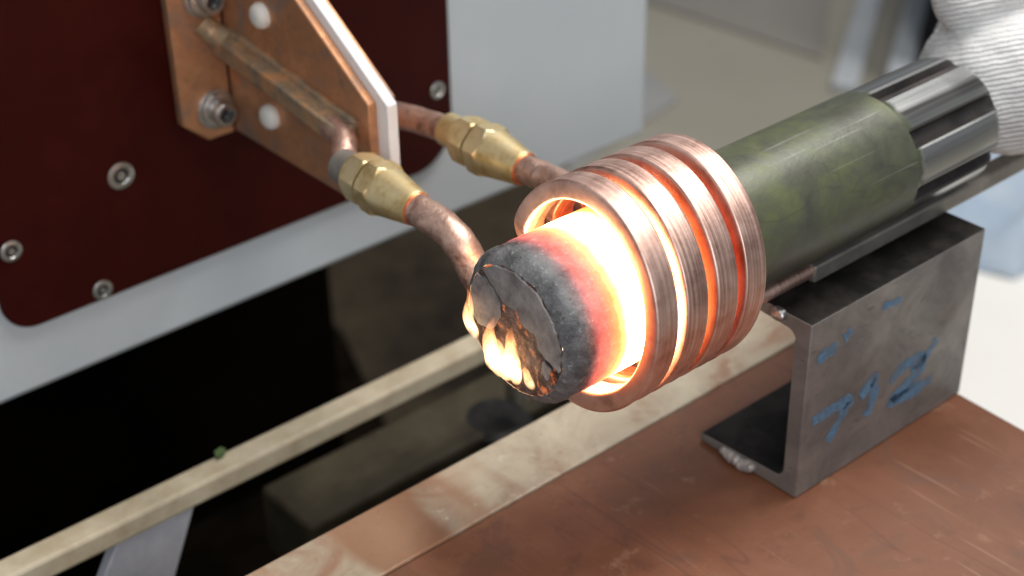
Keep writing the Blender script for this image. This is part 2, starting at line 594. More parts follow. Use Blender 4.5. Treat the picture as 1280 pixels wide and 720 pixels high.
def sweep(path, rad, seg=20, bm=None, caps=True, dent=0.0):
    bm = bm or bmesh.new()
    rings = []
    up = None
    for i, p in enumerate(path):
        d = (path[min(i + 1, len(path) - 1)] - path[max(i - 1, 0)]).normalized()
        if up is None:
            a, b = frame(d)
        else:
            b = (up - d * up.dot(d)).normalized()
            a = d.cross(b)
        up = b
        r = rad(i / (len(path) - 1)) if callable(rad) else rad
        ring = []
        for j in range(seg):
            th = 2 * math.pi * j / seg
            q = p + (a * math.cos(th) + b * math.sin(th)) * r
            if dent:
                q += (q - p).normalized() * dent * mnoise.noise(q * 130)
            ring.append(bm.verts.new(q))
        rings.append(ring)
    for i in range(len(rings) - 1):
        for j in range(seg):
            k = (j + 1) % seg
            bm.faces.new((rings[i][j], rings[i][k], rings[i + 1][k], rings[i + 1][j]))
    if caps:
        bm.faces.new(rings[0][::-1])
        bm.faces.new(rings[-1])
    return bm


def rounded(x0, x1, z0, z1, radii, n=10):
    """rounded rectangle outline; radii bl, br, tr, tl"""
    pts = []
    for (cx, cz, r, a0) in ((x0 + radii[0], z0 + radii[0], radii[0], 180), (x1 - radii[1], z0 + radii[1], radii[1], 270),
                            (x1 - radii[2], z1 - radii[2], radii[2], 0), (x0 + radii[3], z1 - radii[3], radii[3], 90)):
        for i in range(n + 1):
            a = R(a0 + 90 * i / n)
            pts.append((cx + r * math.cos(a), cz + r * math.sin(a)))
    return pts


# ---------------------------------------------------------------- the setting
FZ = -0.75
bm = bmesh.new()
bmesh.ops.create_grid(bm, x_segments=8, y_segments=8, size=9)
bmesh.ops.translate(bm, verts=bm.verts, vec=(0.5, 0.5, FZ))
tag(link('floor', bm, M['floor'], smooth=0), kind='structure')

# work table: brown plate with a paler bar let in along its far edge
table = thing('work_table', 'rusty brown steel table plate with a worn pale bar along its far edge', 'table', (0, 0, FZ))
link('table_top', prism([(-0.55, -0.62), (0.238, -0.62), (0.2662, -0.02), (0.2662, 0.0535), (-0.55, 0.0535)], 2, -0.185, -0.157), M['table'], table, bevel=0.0012)
link('edge_bar', boxbm(-0.55, 0.2664, 0.0540, 0.1005, -0.186, -0.1562), M['strip'], table, bevel=0.0012)
for (lx, ly) in ((-0.5, -0.55), (0.18, -0.55), (-0.5, 0.0), (0.2, 0.0)):
    link('leg', boxbm(lx, lx + 0.04, ly, ly + 0.04, FZ, -0.1852), M['black'], table)

bm = prism([(0.30, 0.15), (0.62, 0.15), (1.02, 1.10), (0.85, 1.75), (0.62, 1.75), (0.52, 1.0), (0.36, 0.6)], 2, FZ, FZ + 0.012)  # dark sheet added on the floor to paint the shade under the cabinet
tag(link('brown_shade_sheet', bm, M['shade_sheet'], bevel=0.003), 'dark brown sheet painting shade on the floor of the pit under the cabinet', 'shade_sheet')
bm = prism([(-0.9, 0.12), (0.299, 0.12), (0.36, 0.6), (0.52, 1.0), (0.615, 1.75), (-0.9, 1.75)], 2, FZ, FZ + 0.009)  # near-black sheet, the deepest shade of the pit put into colour
tag(link('black_shade_sheet', bm, M['black'], bevel=0.003), 'near-black sheet painting the deep shade at the bottom of the pit below the cabinet', 'pit_shade')
# frame rail and the ways in the pit between table and cabinet
bm = boxbm(-0.6, 0.36, 0.2300, 0.2480, -0.2150, -0.2000)
tag(link('frame_rail', bm, M['rail'], bevel=0.0025), 'long cream painted rail below the grey cabinet and above the dark pit', 'rail')
bm = prism([(-0.146, -0.2152), (-0.094, -0.2152), (-0.185, -0.42), (-0.268, -0.42)], 1, 0.232, 0.240)
tag(link('brace_strut', bm, M['strut'], bevel=0.001), 'pale lilac grey diagonal strut under the cream rail at the lower left', 'strut')
bm = boxbm(0.00, 0.42, 0.262, 0.322, -0.36, -0.305)
tag(link('bed_way', bm, M['olive'], bevel=0.004), 'broad oily olive bar deep in the pit, next to the cream rail', 'machine bar', 'olive bars in the pit')
bm = boxbm(0.015, 0.42, 0.195, 0.243, -0.36, -0.312)
tag(link('bed_way', bm, M['olive'], bevel=0.004), 'narrow oily olive bar in the pit, next to the table edge', 'machine bar', 'olive bars in the pit')
t = thing('clamp_knob', 'round black knob with grey stub in the pit behind the pale table bar', 'knob', (0.176, 0.275, -0.325))
link('base', lathe([(0, 0.024), (0.006, 0.027), (0.016, 0.027), (0.02, 0.022)], (0.176, 0.275, -0.325), (0, 0, 1), 40), M['dark_steel'], t)
link('stub', lathe([(0, 0.009), (0.016, 0.009), (0.019, 0.006)], (0.186, 0.262, -0.285), (0, 0, 1), 24), M['steel'], t)
bm = bmesh.new()
vs_ = [bm.verts.new(p) for p in ((-0.0700, 0.2425, -0.1992), (-0.066, 0.2420, -0.1985), (-0.062, 0.2440, -0.1980), (-0.0635, 0.2475, -0.1975), (-0.0685, 0.2470, -0.1980))]
bm.faces.new(vs_)
r_ = bmesh.ops.extrude_face_region(bm, geom=bm.faces[:])
bmesh.ops.translate(bm, verts=[e for e in r_['geom'] if isinstance(e, bmesh.types.BMVert)], vec=(0, 0, 0.0022))
tag(link('leaf_scrap', bm, M['leaf']), 'small green scrap lying on the cream rail', 'scrap')

# ---------------------------------------------------------------- cabinet with its oxblood panel
cab = thing('power_cabinet', 'pale grey machine cabinet carrying a dark red panel', 'cabinet', (0, 0.6, FZ))
link('cabinet_body', boxbm(-0.75, 0.4065, 0.357, 0.86, -0.1815, 0.75), M['cabinet'], cab, bevel=0.004)
link('base', boxbm(-0.75, 0.38, 0.80, 0.855, FZ, -0.1820), M['base'], cab)  # near-black plinth added to darken the space under the cabinet
panel = link('panel', prism(rounded(-0.1395, 0.2065, -0.134, 0.42, (0.021, 0.034, 0.02, 0.02)), 1, 0.3525, 0.3568), M['panel'], cab, bevel=0.0008)
panel['label'] = 'dark red panel with rounded corners'


def screw(x, z, r):
    o = (x, 0.3525, z)
    bm = lathe([(0, r), (0.0005, r), (0.0009, r * 0.92), (0.0010, r * 0.62), (0.0004, r * 0.55), (0.0003, r * 0.32), (0.0012, r * 0.28), (0.0013, r * 0.1)], o, (0, -1, 0), 32)
    bm.faces.ensure_lookup_table()
    for i in range(32 * 4, 32 * 5):
        bm.faces[i].material_index = 1
    link('screw', bm, [M['steel'], M['dark_steel']], panel)


for s in ((-0.0505, -0.0555, 0.0088), (-0.1268, -0.0785, 0.0068), (-0.0748, -0.1270, 0.0066), (0.1945, -0.0755, 0.0062)):
    screw(*s)

# ---------------------------------------------------------------- copper bracket on the panel
br = thing('busbar_bracket', 'copper bracket plates with a white insulating sheet, bolted to the dark red panel', 'bracket', (0.03, 0.352, 0.0))
fl = [(-0.0085, 0.16), (-0.0085, -0.034), (0.008, -0.0485), (0.0268, -0.0485), (0.0268, 0.16)]
link('flange', prism(fl, 1, 0.3445, 0.3522), M['bracket'], br, bevel=0.0012)
link('flange', prism([(0.0462, 0.16), (0.0462, -0.0485), (0.075, -0.0485), (0.085, -0.034), (0.085, 0.16)], 1, 0.3445, 0.3522), M['bracket'], br, bevel=0.0012)
slope = (0.0635 - 0.0217) / (0.2604 - 0.1974)


def plate_outline(grow, yb):
    y0, z0, zb = 0.1974 - grow, 0.0205 + grow * 0.1, -0.0475 - grow * 0.3
    return [(yb, zb), (y0, zb), (y0, z0), (yb, z0 + (yb - y0) * slope)]


link('copper_plate', prism(plate_outline(0.0, 0.3443), 0, 0.0270, 0.0328), M['bracket'], br, bevel=0.0009)
link('insulating_sheet', prism(plate_outline(0.0095, 0.3522), 0, 0.0331, 0.0398), M['white_sheet'], br, bevel=0.0007)
link('copper_plate', prism(plate_outline(0.0, 0.3443), 0, 0.0401, 0.0459), M['bracket'], br, bevel=0.0009)


def capscrew(x, z):
    o = (x, 0.3445, z)
    w_ = link('washer', lathe([(0, 0.0128), (0.0018, 0.0128), (0.0022, 0.0122), (0.0024, 0.0062)], o, (0, -1, 0), 40), M['steel'], br)
    link('washer', lathe([(0.0024, 0.0108), (0.0050, 0.0108), (0.0056, 0.0098), (0.0058, 0.006)], o, (0, -1, 0), 40), M['steel'], br)
    b = link('socket_bolt', lathe([(0.0058, 0.0076), (0.0132, 0.0076), (0.0142, 0.0068), (0.0143, 0.0046, 6), (0.0090, 0.0042, 6)], o, (0, -1, 0), 48), M['steel'], br)
    link('socket', lathe([(0.0094, 0.0040), (0.0096, 0.0010)], o, (0, -1, 0), 24), M['dark_steel'], b)


capscrew(0.0145, -0.0285)
capscrew(0.0150, 0.0445)
for (py, pz) in ((0.2975, 0.0435), (0.2985, -0.0215)):
    o = (0.0270, py, pz)
    prof = [(0, 0.0078), (0.0022, 0.0080), (0.0046, 0.0070), (0.0062, 0.0050), (0.0068, 0.0022)]
    link('nylon_bolt', lathe(prof, o, (-1, 0, 0), 36), M['nylon'], br)

# square water tube silver-soldered along the plate, with its elbow into the front fitting
bm = bmesh.new()
A, B = Vector((0.0205, 0.338, 0.0155)), Vector((0.0195, 0.2085, -0.0005))
d = (B - A).normalized()
side = Vector((1, 0, 0))
upv = side.cross(d).normalized()
if upv.z < 0:
    upv = -upv
h = 0.0062
ring = []
for P_ in (A, B):
    ring.append([bm.verts.new(P_ + side * (sx * h) + upv * (sz * h)) for sx, sz in ((-1, -1), (1, -1), (1, 1), (-1, 1))])
for i in range(4):
    bm.faces.new((ring[0][i], ring[0][(i + 1) % 4], ring[1][(i + 1) % 4], ring[1][i]))
bm.faces.new(ring[0])
bm.faces.new(ring[1][::-1])
link('water_tube', bm, M['bar'], br, bevel=0.0014)
bm = sweep(catmull([(0.0215, 0.330, 0.017), (0.018, 0.341, 0.021), (0.012, 0.3455, 0.029)], 8), 0.0075, 16)
link('tube_elbow', bm, M['bar'], br)
bm = sweep(catmull([(0.0195, 0.224, 0.0010), (0.0175, 0.210, -0.0005), (0.0115, 0.201, -0.0045), (0.0065, 0.195, -0.0065), (0.006, 0.186, -0.0068)], 8), 0.0074, 20, dent=0.0006)
link('tube_elbow', bm, M['lead'], br)
# solder fillet beads beside the tube
for sgn in (-1, 1):
    bm = sweep([A.lerp(B, k / 24) + Vector((0.0060, 0, 0)) + upv * (sgn * 0.0064) + Vector((0, 0, 0.0006 * mnoise.noise(Vector((k * 0.7, sgn, 0))))) for k in range(25)], 0.0026, 10, dent=0.0012)
    link('solder_fillet', bm, M['bar'], br)
# rear tube from the hidden plate
bm = sweep(catmull([(0.050, 0.33, 0.012), (0.0535, 0.29, 0.003), (0.0655, 0.245, -0.0095), (0.0735, 0.215, -0.0095), (0.075, 0.188, -0.0072), (0.075, 0.176, -0.0065)], 10), 0.0078, 22, dent=0.0004)
link('water_tube', bm, M['lead'], br)


# ---------------------------------------------------------------- brass fittings
def hexcone(o, ts, flat, cone, tail, seg=96):
    """hexagon bar turned to a cone: the radius is whichever of the two cuts deeper"""
    bm = bmesh.new()
    o = Vector(o)
    rings = []
    k = math.pi / 3
    def ring(t, fn):
        out = []
        for i in range(seg):
            th = 2 * math.pi * i / seg
            r = fn(th)
            out.append(bm.verts.new(o + Vector((r * math.cos(th), -t, r * math.sin(th)))))
        return out
    rings.append(ring(ts[0], lambda th: 0.0098))
    for t in ts:
        rings.append(ring(t, lambda th: min(flat / math.cos(((th + 0.25) % k) - k / 2), cone(t))))
    for t, r in tail:
        rings.append(ring(t, lambda th: r))
    for i in range(len(rings) - 1):
        for j in range(seg):
            q = (j + 1) % seg
            bm.faces.new((rings[i][j], rings[i][q], rings[i + 1][q], rings[i + 1][j]))
    return bm


def fitting(x, y, z, label, kk):
    t = thing('compression_fitting', label, 'pipe fitting', (x, y, z), 'brass fittings on the two copper pipes')
    o, ax = (x, y, z), (0, -1, 0)
    link('collar', lathe([(-0.014, 0.0090), (-0.013, 0.0098), (0.0, 0.0098), (0.001, 0.0090)], o, ax, 40), M['guide'] if kk == 0 else M['brass'], t)
    link('hex_nut', hexcone(o, [0.001, 0.0015, 0.002, 0.0026, 0.0032, 0.006, 0.010, 0.0115, 0.0122, 0.0128, 0.0134, 0.0140], 0.0126, lambda u: min(0.0128 + (u - 0.001) * 0.9, 0.0134 + (0.0140 - u) * 0.9), [(0.0141, 0.0098)]), M['brass'], t, smooth=28)
    link('gland', lathe([(0.0130, 0.0102), (0.0190, 0.0102)], o, ax, 40), M['dark_steel'], t)
    link('cone_nut', hexcone(o, [0.0166, 0.0170, 0.0174, 0.0178, 0.019, 0.023, 0.0255, 0.0262, 0.0268, 0.0272] + [0.0275 + 0.0018 * i for i in range(0, 15)], 0.0136, lambda u: min(0.0142 + (u - 0.0166) * 1.2, 0.0142 + (0.0272 - u) * 1.3) if u < 0.0273 else 0.0139 - (u - 0.0275) * 0.168, [(0.0532, 0.0094), (0.0528, 0.0086), (0.047, 0.0083)]), M['brass'], t, smooth=28)
    link('glow_ring', lathe([(0.0500, 0.0096), (0.0532, 0.0094), (0.0542, 0.0088), (0.0540, 0.0079)], o, ax, 40, caps=False), M['glow_ring'], t)  # orange ring painting the glow reflected at the end of the cone
    return t


g = N('orange_glow_reflection')
g.col((0.82, 0.26, 0.10))
g.val('Metallic', 0.7)
g.val('Roughness', 0.35)
M['glow_ring'] = g.m
fitting(0.0060, 0.1825, -0.0080, 'brass pipe fitting below the white sheet, nearer one, on the pipe to the front turn', 0)
fitting(0.0750, 0.1760, -0.0065, 'brass pipe fitting in front of the grey cabinet, on the farther pipe', 1)

# ---------------------------------------------------------------- induction coil
coil = thing('induction_coil', 'copper coil of four rectangular tube turns around the glowing bar', 'induction coil', (0.036, 0, 0))
RO, RI, WD, PITCH = 0.0552, 0.0460, 0.0139, 0.0194
TZ, TY = 0.062, 0.117


def coil_turn(k):
    bm = bmesh.new()
    rings = []
    a0, a1 = -25.0, -385.0 if k < 3 else -335.0
    n = 150
    for i in range(n + 1):
        a = a0 + (a1 - a0) * i / n
        c, s = math.cos(R(a)), math.sin(R(a))
        jog = 0.0
        if a < -335:
            u = (-335 - a) / 50.0
            jog = PITCH * (u * u * (3 - 2 * u))
        xm = WD / 2 + k * PITCH + jog + 0.0006 * mnoise.noise(Vector((a * 0.008, k * 5.3, 4)))
        wob = 0.0005 * mnoise.noise(Vector((a * 0.02, k * 3.1, 0)))
        ring_ = []
        # section: rounded rectangle, outer face very slightly hollow
        hw, bv = WD / 2, 0.0015
        sec = []
        for (cx, crr, st) in ((hw - bv, RO - bv, 0), (-(hw - bv), RO - bv, 90), (-(hw - bv), RI + bv, 180), (hw - bv, RI + bv, 270)):
            for q in range(4):
                t_ = R(st + 30 * q)
                sec.append((cx + bv * math.cos(t_), crr + bv * math.sin(t_)))
            if st == 0:
                sec.append((0.0022, RO - 0.00030))
                sec.append((-0.0022, RO - 0.00030))
        for (dx, rr) in sec:
            rr += wob
            y, z = rr * c, rr * s
            ring_.append(bm.verts.new((xm + dx + TZ * y + TY * z, y, z)))
        rings.append(ring_)
    m_ = len(rings[0])
    for i in range(n):
        for j in range(m_):
            bm.faces.new((rings[i][j], rings[i][(j + 1) % m_], rings[i + 1][(j + 1) % m_], rings[i + 1][j]))
    if k == 0:
        bm.faces.new(rings[0])
    if k == 3:
        bm.faces.new(rings[-1][::-1])
    return link('coil_turn', bm, M['coil'], coil, smooth=40)


for k in range(4):
    coil_turn(k)
yx = lambda x, y, z: (x + TZ * y + TY * z, y, z)
cF = math.cos(R(25)) * 0.0509
sF = math.sin(R(25)) * 0.0509
bm = sweep(catmull([(0.006, 0.136, -0.0080), (0.006, 0.120, -0.0084), (0.006, 0.105, -0.0095), (0.0062, 0.0935, -0.0145), (0.0068, 0.0855, -0.0240), (0.0074, 0.0765, -0.0330), (0.0078, 0.0640, -0.0370), yx(WD / 2, 0.0460, -0.0280)], 12), lambda u: 0.0086 - 0.0024 * max(0, u - 0.8) / 0.2, 24, dent=0.0007)
link('lead_pipe', bm, M['lead'], coil)
bm = sweep(catmull([(0.075, 0.129, -0.0062), (0.075, 0.108, -0.0050), (0.0745, 0.090, -0.0040), (0.0735, 0.073, -0.0030), (0.0722, 0.060, 0.006), yx(WD / 2 + 3 * PITCH, cF, sF)], 12), lambda u: 0.0080 - 0.0018 * max(0, u - 0.8) / 0.2, 24, dent=0.0008)
link('lead_pipe', bm, M['lead'], coil)

# ---------------------------------------------------------------- the heated shaft
sh = thing('steel_shaft', 'thick steel shaft with white hot band, green painted middle and splined end', 'shaft', (0, 0, 0))
RW = 0.0365
bm = bmesh.new()
prof = [(-0.0405, 0.0306), (-0.0397, 0.0318), (-0.0365, 0.0350), (-0.0352, 0.0359), (-0.0335, 0.0365)]
xx = -0.0335
while xx < 0.2015:
    xx += 0.0025
    prof.append((xx, RW))
prof += [(0.2065, RW), (0.2090, RW), (0.2091, RW - 0.0010)]
seg = 160
rings = []
for (t_, r_) in prof:
    rg = []
    for i in range(seg):
        th = 2 * math.pi * i / seg
        p = Vector((t_, r_ * math.cos(th), r_ * math.sin(th)))
        if t_ < -0.008:
            am = 0.0008 * min(1.0, (-0.008 - t_) / 0.012)
            k_ = 1 + (am * mnoise.fractal(p * 190, 0.7, 2.0, 5)) / r_
            p.y *= k_
            p.z *= k_
            p.x += am * 0.7 * mnoise.noise(p * 260)
        rg.append(bm.verts.new(p))
    rings.append(rg)
for i in range(len(rings) - 1):
    for j in range(seg):
        bm.faces.new((rings[i][j], rings[i][(j + 1) % seg], rings[i + 1][(j + 1) % seg], rings[i + 1][j]))
bm.faces.new(rings[-1])
link('shaft_body', bm, M['shaft'], sh, smooth=50)
# burnt end face, rough, a little sunk
bm = bmesh.new()
prev = None
first = rings and None
nr = 26
allr = []
for k in range(nr + 1):
    rr = 0.0307 * k / nr
    if k == 0:
        allr.append([bm.verts.new((-0.0402, 0, 0))])
        continue
    rg = []
    for i in range(96):
        th = 2 * math.pi * i / 96
        y, z = rr * math.cos(th), rr * math.sin(th)
        f = mnoise.fractal(Vector((y, z, 3)) * 170, 0.8, 2.0, 5)
        rg.append(bm.verts.new((-0.0402 + (0.0008 * f if k < nr else 0.0004), y, z)))
    allr.append(rg)
for i in range(96):
    bm.faces.new((allr[0][0], allr[1][i], allr[1][(i + 1) % 96]))
for k in range(1, nr):
    for i in range(96):
        j = (i + 1) % 96
        bm.faces.new((allr[k][i], allr[k][j], allr[k + 1][j], allr[k + 1][i]))
link('end_face', bm, M['face'], sh, smooth=60)
FLAKES = []


def flake(pts, thick, seed):
    """plate of oxide scale lifting off the end face, with a broken edge"""
    out = []
    n = len(pts)
    for i in range(n):
        a, b = Vector(pts[i]), Vector(pts[(i + 1) % n])
        m = max(2, int((b - a).length / 0.0011))
        for k in range(m):
            q = a.lerp(b, k / m)
            nn = mnoise.noise_vector(Vector((q.x * 420, q.y * 420, seed)))
            out.append((q.x + nn.x * 0.0007, q.y + nn.y * 0.0007))
    link('scale_flake', prism(out, 0, -0.0402 - thick, -0.0396), M['flake'], sh, smooth=0, bevel=0.0002)


flake([(0.0200, 0.0228), (0.0115, 0.0280), (-0.0011, 0.0302), (-0.0150, 0.0262), (-0.0252, 0.0163), (-0.0299, 0.0042), (-0.0292, -0.0067), (-0.0168, -0.0020), (-0.0142, 0.0052), (-0.0101, 0.0053), (-0.0058, 0.0065), (-0.0017, 0.0116), (0.0074, 0.0119), (0.0119, 0.0161)], 0.0012, 1.0)
flake([(0.0193, 0.0184), (0.0140, 0.0157), (0.0097, 0.0107), (0.0087, 0.0032), (0.0145, -0.0059), (0.0243, -0.0078), (0.0292, -0.0026), (0.0282, 0.0105), (0.0240, 0.0182)], 0.0010, 5.0)
flake([(-0.0190, -0.0060), (-0.0240, -0.0080), (-0.0215, -0.0150), (-0.0170, -0.0130)], 0.0008, 9.0)

# the hot end has swollen a little and sags off the axis
for o_ in sh.children:
    for v in o_.data.vertices:
        k = max(0.0, min(1.0, (0.06 - v.co.x) / 0.03))
        v.co.y *= 1 + 0.045 * k
        v.co.z = v.co.z * (1 + 0.045 * k) - 0.0012 * k
        if v.co.x < 0:
            v.co.x *= 0.955
    o_.data.update()

# splined end
bm = bmesh.new()
rt, rv, ns = 0.0364, 0.0308, 7
secs = []
tooth = []
step = 2 * math.pi / ns
for k in range(ns):
    b0 = k * step + R(118)
    hw = step * 0.36
    for (da, r_) in ((-1.10, rv), (-0.96, rt - 0.0012), (-0.86, rt - 0.0002), (-0.45, rt), (0.0, rt), (0.45, rt), (0.86, rt - 0.0002), (0.96, rt - 0.0012), (1.10, rv), (1.25, rv - 0.0003), (1.5, rv - 0.0003)):
        tooth.append((b0 + da * hw, r_))
for (t_, f_, g_) in ((0.2080, 0.985, 0.0), (0.2090, 1.0, 0.0), (0.2100, 1.0, 0.35), (0.2120, 1.0, 0.8), (0.2150, 1.0, 1.0), (0.255, 1.0, 1.0), (0.2780, 1.0, 1.0), (0.2805, 0.975, 1.0), (0.2835, 0.92, 1.0), (0.2860, 0.84, 1.0)):
    ring_ = []
    for (a, r_) in tooth:
        r_ = rt + (r_ - rt) * g_
        ring_.append(bm.verts.new((t_, min(r_, rt * f_) * math.cos(a), min(r_, rt * f_) * math.sin(a))))
    secs.append(ring_)
m_ = len(tooth)
for i in range(len(secs) - 1):
    for j in range(m_):
        f = bm.faces.new((secs[i][j], secs[i][(j + 1) % m_], secs[i + 1][(j + 1) % m_], secs[i + 1][j]))
        f.material_index = 1 if (j % 11) in (0, 7, 8, 9, 10) and i > 0 else 0
bm.faces.new(secs[-1])
bm.faces.new(secs[0][::-1])
link('splined_end', bm, [M['spline'], M['groove']], sh, smooth=25)


# ---------------------------------------------------------------- flames licking off the end face
def tongue(bm, base, height, r0, lean, seed):
    rings = []
    n = 24
    for i in range(n + 1):
        u = i / n
        r = r0 * (math.sin(math.pi * u ** 0.6)) ** 0.8 * (1 - 0.3 * u) + 0.00005
        c = Vector(base) + Vector((lean[0] * u + 0.0010 * math.sin(u * 6 + seed) * u, lean[1] * u + 0.0018 * math.sin(u * 7 + seed * 2) * u, height * u))
        ring = []
        for j in range(20):
            th = 2 * math.pi * j / 20
            k = 1 + 0.35 * mnoise.noise(Vector((math.cos(th) * 0.9 + seed * 3, math.sin(th) * 0.9, u * 4)))
            ring.append(bm.verts.new(c + Vector((0.6 * r * k * math.cos(th), r * k * math.sin(th), 0))))
        rings.append(ring)
    for i in range(n):
        for j in range(20):
            bm.faces.new((rings[i][j], rings[i][(j + 1) % 20], rings[i + 1][(j + 1) % 20], rings[i + 1][j]))
    bm.faces.new(rings[0][::-1])
    bm.faces.new(rings[-1])


def flame(tongues, label):
    bm = bmesh.new()
    for k, (base, height, r0, lean) in enumerate(tongues):
        tongue(bm, base, height, r0, lean, 0.7 + 1.9 * k + base[1] * 90)
    o = tag(link('flame', bm, M['flame'], smooth=80), label, 'flame', 'flames on the burnt end face')
    if len(tongues) > 1:
        rm = o.modifiers.new('merge', 'REMESH')
        rm.mode, rm.voxel_size = 'VOXEL', 0.0006
    return o


flame([((-0.0425, 0.0255, -0.0150), 0.0280, 0.0036, (-0.001, 0.0035)), ((-0.0425, 0.0235, -0.0155), 0.0150, 0.0026, (-0.001, 0.0015))], 'slender orange flame at the left rim of the end face')
flame([((-0.0430, 0.0115, -0.0268), 0.0330, 0.0052, (-0.001, -0.0022)), ((-0.0430, 0.0060, -0.0272), 0.0220, 0.0048, (-0.001, -0.0005)),
       ((-0.0430, 0.0005, -0.0268), 0.0340, 0.0056, (-0.001, -0.0060)), ((-0.0428, -0.0050, -0.0262), 0.0200, 0.0038, (-0.001, -0.0030))], 'broad bright ragged flame in the lower middle of the end face')
flame([((-0.0425, -0.0160, -0.0235), 0.0140, 0.0030, (-0.001, 0.0050))], 'tiny pinkish flame low on the right of the end face')

# ---------------------------------------------------------------- channel block, guide bar
ch = thing('steel_channel', 'short block of grey steel channel with blue chalk marks standing on the table', 'steel channel', (0.19, -0.01, -0.157))
X0, X1, YW, YT, ZT, ZB = 0.119, 0.2655, -0.0455, 0.024, -0.0455, -0.1566
prof = [(YW, ZB), (YT, ZB), (YT, ZB + 0.0055), (YW + 0.016, ZB + 0.0085)]
for a in range(0, 91, 15):
    prof.append((YW + 0.016 - 0.006 * math.sin(R(a)), ZB + 0.0145 - 0.006 * math.cos(R(a))))
prof += [(YW + 0.010, ZT - 0.0145)]
for a in range(0, 91, 15):
    prof.append((YW + 0.016 - 0.006 * math.cos(R(a)), ZT - 0.0145 + 0.006 * math.sin(R(a))))
prof += [(YT, ZT - 0.0055), (YT, ZT), (YW, ZT)]
bm = prism(prof, 0, X0, X1)
bm.normal_update()
for f in bm.faces:
    c_ = f.calc_center_median()
    if abs(f.normal.x) < 0.5 and ((abs(c_.z - ZT) < 1e-5) or (c_.y > YW + 0.0095 and ZB + 0.004 < c_.z < ZT - 0.004)):
        f.material_index = 1  # black scale plus painted shade on the flange top and channel inside
link('channel_body', bm, [M['channel'], M['scale_and_shade']], ch, bevel=0.0008)


def blob(name, c, r, mat, parent, seed, sx=1.0):
    bm = bmesh.new()
    bmesh.ops.create_icosphere(bm, subdivisions=3, radius=1)
    for v in bm.verts:
        k = 1 + 0.25 * mnoise.noise(v.co * 1.7 + Vector((seed, 0, 0)))
        v.co = Vector((c[0] + v.co.x * r * k * 0.7, c[1] + v.co.y * r * k * sx, c[2] + v.co.z * r * k * 0.8))
    return link(name, bm, mat, parent, smooth=80)


bm = sweep([Vector((0.1180 - 0.0008 * abs(math.sin(k * 0.62)), 0.0065 - k * 0.0009, -0.1535 + 0.0006 * math.sin(k * 1.1))) for k in range(27)], lambda u: 0.0034 * (0.45 + 0.55 * math.sin(math.pi * min(1, max(0.03, u))) ** 0.5) * (1 + 0.16 * math.sin(u * 42)), 14, dent=0.0014)
link('weld_bead', bm, M['weld'], ch)
blob('weld_bead', (0.1175, -0.0245, -0.0475), 0.0048, M['steel'], ch, 2.0, 1.1)


def stroke(pts, wd):
    """chalk stroke on the outer web face; pts in (x, z)"""
    path = catmull([(p[0], YW - 0.0003, p[1]) for p in pts], 8)
    bm = bmesh.new()
    rows = []
    for i, p in enumerate(path):
        d = (path[min(i + 1, len(path) - 1)] - path[max(0, i - 1)]).normalized()
        nrm = Vector((-d.z, 0, d.x))
        ww = wd * 1.5 * (0.8 + 0.5 * mnoise.noise(p * 300))
        rows.append((bm.verts.new(p + nrm * ww), bm.verts.new(p - nrm * ww)))
    for i in range(len(rows) - 1):
        bm.faces.new((rows[i][0], rows[i][1], rows[i + 1][1], rows[i + 1][0]))
    link('chalk_mark', bm, M['mark'], ch, smooth=0)


stroke([(0.1263, -0.1094), (0.1379, -0.1088), (0.1579, -0.1102), (0.1511, -0.1185), (0.1421, -0.1300)], 0.0030)
stroke([(0.1670, -0.1124), (0.1775, -0.1058), (0.1785, -0.1201), (0.1744, -0.1289)], 0.0030)
stroke([(0.1929, -0.1152), (0.2051, -0.1093), (0.2202, -0.1130), (0.2186, -0.1219), (0.2035, -0.1267), (0.1967, -0.1299), (0.2179, -0.1317), (0.2341, -0.1317)], 0.0034)
stroke([(0.2120, -0.1180), (0.2240, -0.1120), (0.2330, -0.1040)], 0.0028)
stroke([(0.1261, -0.0706), (0.1336, -0.0681), (0.1413, -0.0686)], 0.0030)
stroke([(0.1467, -0.0660), (0.1523, -0.0625)], 0.0024)
stroke([(0.1765, -0.0591), (0.1934, -0.0613)], 0.0018)

t = thing('guide_bar', 'long grey steel bar with a copper rod tip lying on the channel beside the shaft', 'bar', (0.2, -0.0145, -0.0455))
link('bar', boxbm(0.150, 0.62, -0.0205, -0.0095, -0.0452, -0.0352), M['guide'], t, bevel=0.0012)
link('rod_tip', lathe([(0, 0.0036), (0.001, 0.0042), (0.054, 0.0042)], (0.098, -0.0150, -0.0400), (1, 0, 0), 20), M['coil'], t)

